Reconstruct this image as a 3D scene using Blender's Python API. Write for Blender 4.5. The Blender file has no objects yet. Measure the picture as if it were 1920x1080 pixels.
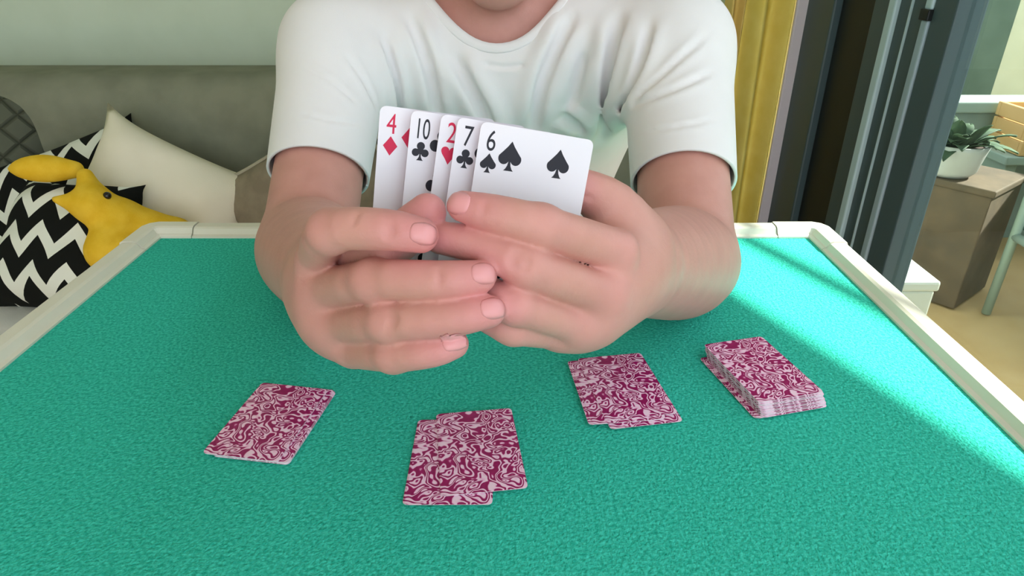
import bpy, bmesh, math, random
import numpy as np
from mathutils import Vector, Matrix

random.seed(7)
SC = bpy.context.scene
COL = SC.collection

# ------------------------------------------------------------------ camera
PITCH = math.radians(27.15)
FPX = 1250.0
CAM = np.array([0.0, 0.0, 1.03])
TOP = 0.70                                   # height of the felt
cam_d = bpy.data.cameras.new('camera')
cam_d.sensor_width = 36.0
cam_d.lens = FPX / 1920.0 * 36.0
cam_d.clip_start = 0.02
cam_o = bpy.data.objects.new('camera', cam_d)
COL.objects.link(cam_o)
cam_o.location = CAM
cam_o.rotation_euler = (math.pi / 2 - PITCH, 0, 0)
SC.camera = cam_o

# ------------------------------------------------------------------ world, sun, exposure
SC.view_settings.view_transform = 'Standard'
SC.view_settings.look = 'None'
SC.view_settings.gamma = 1.0
SC.view_settings.exposure = 0.85
SC.view_settings.use_curve_mapping = False
world = bpy.data.worlds.new('sky')
SC.world = world
world.use_nodes = True
bg = world.node_tree.nodes['Background']
bg.inputs[0].default_value = (0.92, 0.965, 1.08, 1)
bg.inputs[1].default_value = 1.55
SUN_TO = np.array([0.78, 0.22, 0.61]); SUN_TO /= np.linalg.norm(SUN_TO)
sun_d = bpy.data.lights.new('sun', 'SUN')
sun_d.energy = 13.5
sun_d.angle = math.radians(0.6)
sun_d.color = (1.0, 0.96, 0.88)
sun_o = bpy.data.objects.new('sun', sun_d)
COL.objects.link(sun_o)
sun_o.rotation_euler = Vector(SUN_TO).to_track_quat('Z', 'Y').to_euler()
sun_o.location = (3, 0, 4)

# ------------------------------------------------------------------ helpers
_F = np.array([0, math.cos(PITCH), -math.sin(PITCH)])
_U = np.array([0, math.sin(PITCH), math.cos(PITCH)])
_R = np.array([1.0, 0, 0])

def ray(px, py):
    d = _F + _R * (px - 960) / FPX + _U * (540 - py) / FPX
    return d
def P(px, py, z):
    """the point at image position (px, py), z metres away along the view axis"""
    return CAM + ray(px, py) * z
def ground(px, py, h=TOP):
    d = ray(px, py)
    return CAM + d * ((h - CAM[2]) / d[2])

def lin(r, g, b):
    def c(v):
        v /= 255.0
        return v / 12.92 if v <= 0.04045 else ((v + 0.055) / 1.055) ** 2.4
    return (c(r), c(g), c(b), 1.0)

def new_mat(name, col, rough=0.6, spec=0.3, metal=0.0):
    m = bpy.data.materials.new(name)
    m.use_nodes = True
    b = m.node_tree.nodes['Principled BSDF']
    b.inputs['Base Color'].default_value = col
    b.inputs['Roughness'].default_value = rough
    b.inputs['Specular IOR Level'].default_value = spec
    b.inputs['Metallic'].default_value = metal
    return m
def N(m, t, **kw):
    n = m.node_tree.nodes.new(t)
    for k, v in kw.items():
        setattr(n, k, v)
    return n
def L(m, a, b):
    m.node_tree.links.new(a, b)
def bsdf(m):
    return m.node_tree.nodes['Principled BSDF']
def ramp(m, stops):
    r = N(m, 'ShaderNodeValToRGB')
    els = r.color_ramp.elements
    while len(els) < len(stops):
        els.new(0.5)
    for e, (p, c) in zip(els, stops):
        e.position = p; e.color = c
    return r
def noise_mat(name, c1, c2, scale, rough=0.8, bump=0.0, bscale=None, bdist=0.001, detail=4, spec=0.3, lo=0.35, hi=0.65):
    """two-tone noise colour with an optional fine bump"""
    m = new_mat(name, c1, rough, spec)
    tc = N(m, 'ShaderNodeTexCoord')
    nz = N(m, 'ShaderNodeTexNoise'); nz.inputs['Scale'].default_value = scale; nz.inputs['Detail'].default_value = detail
    L(m, tc.outputs['Object'], nz.inputs['Vector'])
    r = ramp(m, [(lo, c1), (hi, c2)])
    L(m, nz.outputs['Fac'], r.inputs['Fac']); L(m, r.outputs['Color'], bsdf(m).inputs['Base Color'])
    if bump:
        n2 = N(m, 'ShaderNodeTexNoise'); n2.inputs['Scale'].default_value = bscale or scale; n2.inputs['Detail'].default_value = 3
        L(m, tc.outputs['Object'], n2.inputs['Vector'])
        bp = N(m, 'ShaderNodeBump'); bp.inputs['Strength'].default_value = bump; bp.inputs['Distance'].default_value = bdist
        L(m, n2.outputs['Fac'], bp.inputs['Height']); L(m, bp.outputs['Normal'], bsdf(m).inputs['Normal'])
    return m

def tag(o, label=None, cat=None, group=None, kind=None):
    if label: o['label'] = label
    if cat: o['category'] = cat
    if group: o['group'] = group
    if kind: o['kind'] = kind
    return o
def empty(name, loc=(0, 0, 0), label=None, cat=None, group=None, kind=None):
    o = bpy.data.objects.new(name, None); COL.objects.link(o)
    o.location = loc
    o.empty_display_size = 0.05
    return tag(o, label, cat, group, kind)
def link(name, me, mats, parent=None, loc=None, smooth=False):
    o = bpy.data.objects.new(name, me); COL.objects.link(o)
    if mats is not None:
        for m in (mats if isinstance(mats, (list, tuple)) else [mats]):
            if not me.materials or m.name not in [x.name for x in me.materials]:
                me.materials.append(m)
    if smooth:
        me.polygons.foreach_set('use_smooth', [True] * len(me.polygons))
    if parent is not None:
        o.parent = parent
        o.matrix_parent_inverse = Matrix.Translation(-Vector(parent.location)) if parent.type == 'EMPTY' and parent.parent is None else Matrix()
    if loc is not None:
        o.location = loc
    return o
def mesh(name, verts, faces):
    me = bpy.data.meshes.new(name)
    me.from_pydata([tuple(map(float, v)) for v in verts], [], [tuple(f) for f in faces])
    me.update()
    return me
def bm_box(bm, lo, hi, bev=0.0, seg=2):
    lo, hi = Vector(lo), Vector(hi)
    r = bmesh.ops.create_cube(bm, size=1.0)
    vs = r['verts']
    c, s = (lo + hi) / 2, hi - lo
    for v in vs:
        v.co = Vector((v.co.x * s.x, v.co.y * s.y, v.co.z * s.z)) + c
    if bev:
        es = list({e for v in vs for e in v.link_edges})
        bmesh.ops.bevel(bm, geom=es, offset=bev, segments=seg, affect='EDGES', profile=0.5)
def box(name, lo, hi, mats, parent=None, bev=0.0, seg=2, smooth=False):
    bm = bmesh.new(); bm_box(bm, lo, hi, bev, seg)
    me = bpy.data.meshes.new(name); bm.to_mesh(me); bm.free()
    return link(name, me, mats, parent, smooth=smooth)
def struct(o):
    o['kind'] = 'structure'
    return o
def tube(name, pts, r, mats, parent=None, seg=10, closed=False, smooth=True):
    pts = [np.array(p, float) for p in pts]
    rr = r if isinstance(r, (list, tuple, np.ndarray)) else [r] * len(pts)
    vs, fs = [], []
    n = len(pts)
    prev = None
    for i, p in enumerate(pts):
        if closed:
            t = pts[(i + 1) % n] - pts[i - 1]
        else:
            t = pts[min(i + 1, n - 1)] - pts[max(i - 1, 0)]
        t = t / np.linalg.norm(t)
        if prev is None:
            a = np.array([0, 0, 1.0]) if abs(t[2]) < 0.9 else np.array([1.0, 0, 0])
        else:
            a = prev
        u = a - t * a.dot(t); u /= np.linalg.norm(u); prev = u
        w = np.cross(t, u)
        for k in range(seg):
            an = 2 * math.pi * k / seg
            vs.append(p + rr[i] * (math.cos(an) * u + math.sin(an) * w))
    for i in range(n if closed else n - 1):
        j = (i + 1) % n
        for k in range(seg):
            k2 = (k + 1) % seg
            fs.append((i * seg + k, i * seg + k2, j * seg + k2, j * seg + k))
    if not closed:
        fs.append(tuple(range(seg))[::-1]); fs.append(tuple((n - 1) * seg + k for k in range(seg)))
    return link(name, mesh(name, vs, fs), mats, parent, smooth=smooth)

# ------------------------------------------------------------------ signed-distance modelling (bodies, cloth, plush)
class Cap:
    """tapered capsule; n, s flatten it along n by the factor s"""
    def __init__(self, a, b, ra, rb, n=None, s=1.0):
        self.a = np.array(a, np.float32); self.b = np.array(b, np.float32)
        self.ra, self.rb = float(ra), float(rb)
        self.n = None
        if n is not None:
            n = np.array(n, np.float32); self.n = n / np.linalg.norm(n)
        self.s = s
        R = max(ra, rb) * max(1.0, s)
        self.lo = np.minimum(self.a, self.b) - R; self.hi = np.maximum(self.a, self.b) + R
    def d(self, p):
        pa = p - self.a; ba = self.b - self.a
        if self.n is not None:
            k = 1.0 / self.s - 1.0
            pa = pa + (pa @ self.n)[:, None] * (self.n * k)
            ba = ba + (ba @ self.n) * self.n * k
        bb = float(ba @ ba)
        if bb < 1e-10:
            dd = np.sqrt(np.einsum('ij,ij->i', pa, pa)) - self.ra
        else:
            h = np.clip((pa @ ba) / bb, 0, 1)
            q = pa - h[:, None] * ba
            dd = np.sqrt(np.einsum('ij,ij->i', q, q)) - (self.ra + (self.rb - self.ra) * h)
        if self.n is not None:
            dd = dd * (0.5 + 0.5 * min(1.0, self.s))
        return dd
class Chain:
    def __init__(self, pts, rs, n=None, s=1.0, sub=1):
        pts = [np.array(p, float) for p in pts]
        if sub > 1:                       # Catmull-Rom smoothing of path and radius
            q = [np.append(p, r) for p, r in zip(pts, rs)]
            q = [2 * q[0] - q[1]] + q + [2 * q[-1] - q[-2]]
            out = []
            for i in range(1, len(q) - 2):
                for k in range(sub):
                    t = k / sub
                    out.append(0.5 * (2 * q[i] + (q[i + 1] - q[i - 1]) * t + (2 * q[i - 1] - 5 * q[i] + 4 * q[i + 1] - q[i + 2]) * t * t + (3 * q[i] - q[i - 1] - 3 * q[i + 1] + q[i + 2]) * t ** 3))
            out.append(q[-2])
            pts = [o[:3] for o in out]; rs = [o[3] for o in out]
        self.c = [Cap(pts[i], pts[i + 1], rs[i], rs[i + 1], n, s) for i in range(len(pts) - 1)]
        self.lo = np.min([c.lo for c in self.c], 0); self.hi = np.max([c.hi for c in self.c], 0)
    def d(self, p):
        lo, hi = p.min(0), p.max(0)
        d = np.full(len(p), FAR, np.float32)
        for c in self.c:
            if near(c, lo, hi, 0.06):
                d = np.minimum(d, c.d(p))
        return d
def smin(a, b, k):
    h = np.maximum(k - np.abs(a - b), 0) / k
    return np.minimum(a, b) - h * h * k * 0.25
FAR = 0.2
def near(pr, lo, hi, m):
    return np.all(pr.lo - m < hi) and np.all(pr.hi + m > lo)
def union(prims, p, lo, hi, k, km=0.02):
    d = None
    for pr in prims:
        if not near(pr, lo, hi, k + 0.012 + km):
            continue
        e = pr.d(p)
        d = e if d is None else smin(d, e, k)
    return d
class Model:
    """core prims (blended), limbs (each blended with the core, hard against one another), carve and add lists"""
    def __init__(self, kcore=0.02):
        self.core = []; self.kcore = kcore
        self.limbs = []          # (prims, k inside, k to core)
        self.add = []            # (prim, k)
        self.carve = []          # (prim, k)
        self.extra = None
    def __call__(self, p):
        p = np.ascontiguousarray(p, np.float32)
        lo, hi = p.min(0), p.max(0)
        core = union(self.core, p, lo, hi, self.kcore)
        d = core
        raw = {}                     # limbs that blend alike are first joined with a tiny fillet
        for prims, ki, kc in self.limbs:
            e = union(prims, p, lo, hi, ki)
            if e is not None:
                raw[kc] = e if kc not in raw else smin(raw[kc], e, 0.0022)
        for kc, e in raw.items():
            if core is not None:
                e = smin(e, core, kc)
            d = e if d is None else np.minimum(d, e)
        if d is None:
            return np.full(len(p), FAR, np.float32)
        for pr, k in self.add:
            if near(pr, lo, hi, k + 0.004):
                d = smin(d, pr.d(p), k)
        for pr, k in self.carve:
            if near(pr, lo, hi, k + 0.004):
                d = -smin(-d, pr.d(p), k)
        if self.extra is not None:
            d = self.extra(p, d)
        return d
    def bounds(self):
        pr = self.core + [q for l in self.limbs for q in l[0]]
        return np.min([q.lo for q in pr], 0) - 0.02, np.max([q.hi for q in pr], 0) + 0.02

def march(f, o, d, tmax=2.0, steps=90, relax=0.8):
    """sphere-trace rays (o, d) onto a model, returns points"""
    o = np.atleast_2d(np.array(o, float)); d = np.atleast_2d(np.array(d, float))
    d = d / np.linalg.norm(d, axis=1)[:, None]
    t = np.zeros(len(o)); out = []
    for i in range(len(o)):
        tt = 0.0
        for s in range(steps):
            v = float(f((o[i] + d[i] * tt)[None])[0])
            if abs(v) < 2e-4:
                break
            tt += min(v, 0.03) * relax
            if tt > tmax:
                break
        out.append(o[i] + d[i] * tt)
    return np.array(out)
def hit(f, px, py, z0=0.2):
    o = P(px, py, z0); d = ray(px, py)
    return march(f, o, d)[0]

def surface(f, lo, hi, vox, keep=None):
    """surface nets over a sparse grid"""
    C = 8
    lo = np.array(lo, float); hi = np.array(hi, float)
    cs = vox * C
    nc = np.ceil((hi - lo) / cs).astype(int) + 1
    ii = np.stack(np.meshgrid(*[np.arange(n) for n in nc], indexing='ij'), -1).reshape(-1, 3)
    cen = lo + (ii + 0.5) * cs
    # super blocks of 4 cells
    sb = ii // 4
    key = (sb[:, 0] * 4096 + sb[:, 1]) * 4096 + sb[:, 2]
    order = np.argsort(key, kind='stable')
    ii, cen, key = ii[order], cen[order], key[order]
    cuts = np.flatnonzero(np.diff(key)) + 1
    groups = np.split(np.arange(len(ii)), cuts)
    off = np.stack(np.meshgrid(*[np.arange(C + 1)] * 3, indexing='ij'), -1).reshape(-1, 3)
    K, V = [], []
    SG = []
    for g in groups:
        dc = f(cen[g])
        g = g[np.abs(dc) < cs * 0.866 * 1.25]
        if len(g) == 0:
            continue
        base = ii[g] * C
        gi = base[:, None, :] + off[None]
        pts = lo + gi * vox
        d = f(pts.reshape(-1, 3)).reshape(len(g), C + 1, C + 1, C + 1)
        s = d < 0
        a = s[:, :-1, :-1, :-1]
        cnt = np.zeros(a.shape, np.int8)
        crn = []
        for dx in (0, 1):
            for dy in (0, 1):
                for dz in (0, 1):
                    cnt += s[:, dx:C + dx, dy:C + dy, dz:C + dz]
        act = (cnt > 0) & (cnt < 8)
        w = np.argwhere(act)
        if len(w) == 0:
            continue
        gi0, x, y, z = w.T
        cd = np.empty((len(w), 8)); 
        for k in range(8):
            cd[:, k] = d[gi0, x + (k >> 2 & 1), y + (k >> 1 & 1), z + (k & 1)]
        acc = np.zeros((len(w), 3)); num = np.zeros(len(w))
        for k1 in range(8):
            for bit in (4, 2, 1):
                if k1 & bit: continue
                k2 = k1 | bit
                d1, d2 = cd[:, k1], cd[:, k2]
                m = (d1 < 0) != (d2 < 0)
                t = np.where(m, d1 / np.where(m, d1 - d2, 1), 0)
                for ax, bb in ((0, 4), (1, 2), (2, 1)):
                    c1 = 1.0 if k1 & bb else 0.0
                    acc[:, ax] += m * (c1 + (t if bb == bit else 0))
                num += m
        cell = base[gi0] + np.stack([x, y, z], -1)
        V.append(lo + (cell + acc / num[:, None]) * vox)
        K.append(cell)
        SG.append(cd[:, [0, 4, 2, 1]] < 0)
    K = np.concatenate(K); V = np.concatenate(V); SG = np.concatenate(SG)
    def code(c): return (c[:, 0].astype(np.int64) * 20000 + c[:, 1]) * 20000 + c[:, 2]
    kc = code(K); o = np.argsort(kc); kc, K, V, SG = kc[o], K[o], V[o], SG[o]
    def look(c):
        q = code(c); i = np.searchsorted(kc, q); i = np.minimum(i, len(kc) - 1)
        return i, kc[i] == q
    Fs = []
    for ax, (b, c) in ((0, (1, 2)), (1, (2, 0)), (2, (0, 1))):
        m = SG[:, 0] != SG[:, ax + 1]
        cells = K[m]; inside = SG[m, 0]
        eb = np.zeros(3, int); eb[b] = 1
        ec = np.zeros(3, int); ec[c] = 1
        i0 = np.flatnonzero(m)
        i1, o1 = look(cells - eb); i2, o2 = look(cells - eb - ec); i3, o3 = look(cells - ec)
        ok = o1 & o2 & o3
        q = np.stack([i0, i1, i2, i3], -1)[ok]; ins = inside[ok]
        q[~ins] = q[~ins][:, ::-1]
        Fs.append(q)
    Fq = np.concatenate(Fs)
    return V, Fq
def relax(V, Fq, it=1, lam=0.5):
    for _ in range(it):
        acc = np.zeros_like(V); n = np.zeros(len(V))
        for k in range(4):
            a, b = Fq[:, k], Fq[:, (k + 1) % 4]
            np.add.at(acc, a, V[b]); np.add.at(n, a, 1)
            np.add.at(acc, b, V[a]); np.add.at(n, b, 1)
        n = np.maximum(n, 1)
        V = V + lam * (acc / n[:, None] - V)
    return V
def np_mesh(name, V, Fq):
    me = bpy.data.meshes.new(name)
    me.vertices.add(len(V)); me.vertices.foreach_set('co', V.astype(np.float32).ravel())
    me.loops.add(len(Fq) * 4); me.loops.foreach_set('vertex_index', Fq.astype(np.int32).ravel())
    me.polygons.add(len(Fq)); me.polygons.foreach_set('loop_start', np.arange(0, len(Fq) * 4, 4, dtype=np.int32))
    me.polygons.foreach_set('use_smooth', np.ones(len(Fq), bool))
    me.update(calc_edges=True); me.validate()
    return me

# ------------------------------------------------------------------ materials
M = {}
M['wall'] = noise_mat('wall_paint', lin(204, 218, 196), lin(209, 223, 202), 9, 0.9, 0.05, 220, 0.0006)
M['ceiling'] = new_mat('ceiling_paint', lin(235, 235, 228), 0.9)
M['floor'] = noise_mat('floor_wood', lin(150, 118, 86), lin(128, 98, 70), 6, 0.5)
M['felt'] = noise_mat('green_felt', lin(40, 176, 152), lin(72, 214, 192), 360, 0.95, 1.0, 480, 0.0020, detail=3, spec=0.1)
M['rail'] = noise_mat('cream_plastic', lin(226, 222, 204), lin(232, 228, 212), 12, 0.38, spec=0.45)
M['dark_steel'] = new_mat('dark_steel', lin(60, 62, 64), 0.45, 0.4, 0.6)
M['sofa'] = noise_mat('sofa_fabric', lin(122, 125, 107), lin(134, 137, 118), 14, 0.95, 0.4, 900, 0.001, spec=0.12)
M['sofa_seat'] = noise_mat('sofa_seat_fabric', lin(178, 180, 172), lin(190, 191, 183), 14, 0.95, 0.4, 900, 0.001, spec=0.12)
M['cream'] = noise_mat('cream_cotton', lin(226, 220, 196), lin(234, 229, 208), 8, 0.95, 0.25, 500, 0.001, spec=0.1)
M['taupe'] = noise_mat('taupe_fabric', lin(132, 122, 104), lin(148, 138, 118), 30, 0.95, 0.4, 700, 0.001, spec=0.1)
M['piping'] = new_mat('piping_cord', lin(172, 166, 146), 0.9)
M['yellow'] = noise_mat('yellow_plush', lin(226, 182, 44), lin(236, 196, 62), 40, 0.95, 0.4, 600, 0.0015, spec=0.1)
M['black'] = new_mat('black_bead', lin(18, 18, 18), 0.2, 0.5)
M['curtain'] = noise_mat('yellow_curtain', lin(240, 222, 116), lin(246, 230, 132), 20, 0.9, 0.3, 700, 0.001, spec=0.1)
M['ochre'] = noise_mat('ochre_curtain', lin(222, 194, 112), lin(230, 204, 124), 20, 0.9, 0.3, 700, 0.001, spec=0.1)
M['lilac_trim'] = new_mat('grey_trim', lin(214, 210, 218), 0.6)
M['frame'] = new_mat('dark_window_frame', lin(68, 88, 94), 0.42, 0.35)
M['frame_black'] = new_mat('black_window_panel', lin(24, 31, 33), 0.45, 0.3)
M['alu'] = new_mat('pale_aluminium', lin(186, 216, 226), 0.4, 0.4, 0.0)
M['alu_blue'] = new_mat('blue_grey_aluminium', lin(156, 182, 196), 0.4, 0.5, 0.0)
M['shirt'] = noise_mat('white_cotton_jersey', lin(236, 233, 234), lin(241, 238, 239), 10, 0.95, 0.2, 900, 0.0006, spec=0.1)
M['trousers'] = noise_mat('navy_cotton', lin(46, 50, 62), lin(54, 58, 70), 20, 0.95, 0.3, 700, 0.001)
M['hair'] = noise_mat('black_hair', lin(26, 22, 20), lin(44, 36, 32), 160, 0.5, 0.6, 300, 0.002)
M['eye'] = new_mat('eye_white', lin(225, 220, 215), 0.2)
M['iris'] = new_mat('dark_iris', lin(40, 26, 18), 0.15)
M['nail'] = new_mat('fingernail', lin(226, 156, 158), 0.36, 0.45)
M['shoe'] = new_mat('grey_shoe', lin(90, 92, 96), 0.7)
M['card_white'] = new_mat('card_face_paper', lin(232, 230, 238), 0.45, 0.4)
M['card_edge'] = new_mat('card_edge_paper', lin(238, 228, 236), 0.7)
M['ink_black'] = new_mat('black_ink', lin(34, 34, 44), 0.5)
M['ink_red'] = new_mat('red_ink', lin(206, 34, 76), 0.5)
M['wood_dark'] = noise_mat('weathered_wood', lin(98, 84, 64), lin(82, 72, 56), 14, 0.8, 0.4, 60, 0.002)
M['pot'] = new_mat('white_glazed_pot', lin(176, 182, 176), 0.5)
M['soil'] = new_mat('soil', lin(58, 46, 36), 0.95)
M['leaf'] = noise_mat('dark_leaf', lin(50, 72, 54), lin(72, 96, 68), 30, 0.8)
M['teal'] = noise_mat('teal_canvas', lin(104, 142, 132), lin(116, 152, 142), 30, 0.9)
M['white_paint'] = new_mat('white_paint', lin(196, 204, 192), 0.5)
M['tan_tile'] = noise_mat('tan_tile', lin(190, 160, 108), lin(198, 170, 120), 8, 0.7)
M['grey_tile'] = noise_mat('grey_parapet', lin(122, 142, 134), lin(132, 150, 142), 8, 0.8)
M['parapet_cap'] = new_mat('pale_cap', lin(142, 162, 150), 0.6)
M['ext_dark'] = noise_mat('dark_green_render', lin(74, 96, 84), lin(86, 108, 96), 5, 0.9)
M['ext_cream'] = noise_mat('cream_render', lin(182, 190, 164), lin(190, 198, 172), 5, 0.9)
M['ply'] = noise_mat('light_wood', lin(196, 158, 100), lin(204, 168, 112), 10, 0.6)
M['sun_block_canopy'] = new_mat('sun_block_canvas', lin(190, 184, 168), 0.9)

# skin: per-vertex redness plus fine mottling
m = new_mat('skin', lin(205, 152, 134), 0.5, 0.35); M['skin'] = m
at = N(m, 'ShaderNodeAttribute', attribute_name='red')
tc = N(m, 'ShaderNodeTexCoord')
nz = N(m, 'ShaderNodeTexNoise'); nz.inputs['Scale'].default_value = 45; nz.inputs['Detail'].default_value = 5
L(m, tc.outputs['Object'], nz.inputs['Vector'])
mx = N(m, 'ShaderNodeMix', data_type='RGBA')
mx.inputs['A'].default_value = lin(208, 152, 140); mx.inputs['B'].default_value = lin(218, 146, 146)
L(m, at.outputs['Fac'], mx.inputs['Factor'])
mx2 = N(m, 'ShaderNodeMix', data_type='RGBA', blend_type='MULTIPLY')
r = ramp(m, [(0.3, (0.86, 0.82, 0.80, 1)), (0.7, (1, 1, 1, 1))])
L(m, nz.outputs['Fac'], r.inputs['Fac'])
mx2.inputs['Factor'].default_value = 0.6
L(m, mx.outputs['Result'], mx2.inputs['A']); L(m, r.outputs['Color'], mx2.inputs['B'])
L(m, mx2.outputs['Result'], bsdf(m).inputs['Base Color'])
n2 = N(m, 'ShaderNodeTexNoise'); n2.inputs['Scale'].default_value = 520; n2.inputs['Detail'].default_value = 3
L(m, tc.outputs['Object'], n2.inputs['Vector'])
bp = N(m, 'ShaderNodeBump'); bp.inputs['Strength'].default_value = 0.18; bp.inputs['Distance'].default_value = 0.001
L(m, n2.outputs['Fac'], bp.inputs['Height']); L(m, bp.outputs['Normal'], bsdf(m).inputs['Normal'])
bsdf(m).inputs['Subsurface Weight'].default_value = 0.10
bsdf(m).inputs['Subsurface Radius'].default_value = (0.008, 0.003, 0.0015)
bsdf(m).inputs['Subsurface Scale'].default_value = 0.6

# card back: maroon with pale swirls (contour lines of a distorted noise)
m = new_mat('card_back_print', lin(150, 24, 88), 0.4, 0.4); M['card_back'] = m
tc = N(m, 'ShaderNodeTexCoord')
nz = N(m, 'ShaderNodeTexNoise'); nz.inputs['Scale'].default_value = 84; nz.inputs['Detail'].default_value = 0.0; nz.inputs['Distortion'].default_value = 1.3
L(m, tc.outputs['Object'], nz.inputs['Vector'])
mm = N(m, 'ShaderNodeMath', operation='MULTIPLY'); mm.inputs[1].default_value = 34
L(m, nz.outputs['Fac'], mm.inputs[0])
sn = N(m, 'ShaderNodeMath', operation='SINE'); L(m, mm.outputs[0], sn.inputs[0])
r = ramp(m, [(0.0, lin(150, 6, 88)), (0.52, lin(174, 12, 108)), (0.68, lin(252, 188, 228)), (1.0, lin(255, 222, 242))])
mr = N(m, 'ShaderNodeMapRange'); mr.inputs['From Min'].default_value = -1; mr.inputs['From Max'].default_value = 1
L(m, sn.outputs[0], mr.inputs['Value']); L(m, mr.outputs['Result'], r.inputs['Fac'])
L(m, r.outputs['Color'], bsdf(m).inputs['Base Color'])

# zigzag cushion print (object coordinates, cushion lies in its local xy plane)
m = new_mat('zigzag_print', lin(230, 230, 220), 0.9, 0.1); M['zigzag'] = m
tc = N(m, 'ShaderNodeTexCoord'); sx = N(m, 'ShaderNodeSeparateXYZ'); L(m, tc.outputs['Object'], sx.inputs[0])
pp = N(m, 'ShaderNodeMath', operation='PINGPONG'); pp.inputs[1].default_value = 0.034
L(m, sx.outputs['X'], pp.inputs[0])
ml = N(m, 'ShaderNodeMath', operation='MULTIPLY'); ml.inputs[1].default_value = 1.25; L(m, pp.outputs[0], ml.inputs[0])
ad = N(m, 'ShaderNodeMath', operation='ADD'); L(m, sx.outputs['Y'], ad.inputs[0]); L(m, ml.outputs[0], ad.inputs[1])
dv = N(m, 'ShaderNodeMath', operation='MULTIPLY'); dv.inputs[1].default_value = 13.5; L(m, ad.outputs[0], dv.inputs[0])
fr = N(m, 'ShaderNodeMath', operation='FRACT'); L(m, dv.outputs[0], fr.inputs[0])
gt = N(m, 'ShaderNodeMath', operation='GREATER_THAN'); gt.inputs[1].default_value = 0.40; L(m, fr.outputs[0], gt.inputs[0])
mx = N(m, 'ShaderNodeMix', data_type='RGBA'); mx.inputs['A'].default_value = lin(228, 232, 220); mx.inputs['B'].default_value = lin(24, 26, 24)
L(m, gt.outputs[0], mx.inputs['Factor']); L(m, mx.outputs['Result'], bsdf(m).inputs['Base Color'])

# dark quilted cushion: diamond stitching in the bump
m = new_mat('quilted_fabric', lin(88, 92, 78), 0.95, 0.1); M['quilt'] = m
tc = N(m, 'ShaderNodeTexCoord'); sx = N(m, 'ShaderNodeSeparateXYZ'); L(m, tc.outputs['Object'], sx.inputs[0])
hs = []
for op in ('ADD', 'SUBTRACT'):
    a = N(m, 'ShaderNodeMath', operation=op); L(m, sx.outputs['X'], a.inputs[0]); L(m, sx.outputs['Y'], a.inputs[1])
    b = N(m, 'ShaderNodeMath', operation='PINGPONG'); b.inputs[1].default_value = 0.03; L(m, a.outputs[0], b.inputs[0])
    hs.append(b)
mn = N(m, 'ShaderNodeMath', operation='MINIMUM'); L(m, hs[0].outputs[0], mn.inputs[0]); L(m, hs[1].outputs[0], mn.inputs[1])
mr = N(m, 'ShaderNodeMapRange'); mr.inputs['From Max'].default_value = 0.008; L(m, mn.outputs[0], mr.inputs['Value'])
bp = N(m, 'ShaderNodeBump'); bp.inputs['Distance'].default_value = 0.006; L(m, mr.outputs['Result'], bp.inputs['Height']); L(m, bp.outputs['Normal'], bsdf(m).inputs['Normal'])
r = ramp(m, [(0.0, lin(66, 70, 58)), (0.6, lin(92, 96, 82))]); L(m, mr.outputs['Result'], r.inputs['Fac']); L(m, r.outputs['Color'], bsdf(m).inputs['Base Color'])

# window glass
m = bpy.data.materials.new('tinted_glass'); m.use_nodes = True; M['glass'] = m
nt = m.node_tree; nt.nodes.clear()
out = N(m, 'ShaderNodeOutputMaterial'); tr = N(m, 'ShaderNodeBsdfTransparent'); gl = N(m, 'ShaderNodeBsdfGlossy'); ms = N(m, 'ShaderNodeMixShader')
tr.inputs['Color'].default_value = (0.84, 0.88, 0.87, 1); gl.inputs['Roughness'].default_value = 0.03; gl.inputs['Color'].default_value = (0.85, 0.95, 0.92, 1)
fz = N(m, 'ShaderNodeLayerWeight'); fz.inputs['Blend'].default_value = 0.35
fp = N(m, 'ShaderNodeMath', operation='POWER'); fp.inputs[1].default_value = 2.2; L(m, fz.outputs['Facing'], fp.inputs[0])
fa = N(m, 'ShaderNodeMath', operation='MULTIPLY_ADD'); fa.inputs[1].default_value = 0.45; fa.inputs[2].default_value = 0.04; L(m, fp.outputs[0], fa.inputs[0])
L(m, fa.outputs[0], ms.inputs[0]); L(m, tr.outputs[0], ms.inputs[1]); L(m, gl.outputs[0], ms.inputs[2]); L(m, ms.outputs[0], out.inputs[0])

# ------------------------------------------------------------------ the room
WX = 0.66            # window wall, inner face
BY = 1.78            # back wall
struct(box('floor', (-2.6, -2.6, -0.05), (WX + 0.10, BY, 0.0), M['floor']))
struct(box('wall_back', (-2.6, BY, -0.05), (WX + 0.10, BY + 0.12, 2.5), M['wall']))
struct(box('wall_left', (-2.72, -2.6, -0.05), (-2.6, BY + 0.12, 2.5), M['wall']))
struct(box('wall_front', (-2.72, -2.72, -0.05), (-1.0, -2.6, 2.5), M['wall']))
struct(box('ceiling', (-2.72, -2.6, 2.5), (WX + 0.10, BY + 0.12, 2.6), M['ceiling']))
struct(box('baseboard_back', (-2.6, BY - 0.015, 0.0), (WX, BY, 0.08), M['ceiling'], bev=0.004))
bm = bmesh.new()
bm_box(bm, (WX, -2.6, 2.22), (WX + 0.10, BY, 2.5))
bm_box(bm, (WX, 1.66, 0.0), (WX + 0.10, BY, 2.22))
me = bpy.data.meshes.new('wall_right'); bm.to_mesh(me); bm.free()
struct(link('wall_right', me, M['wall']))

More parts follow.
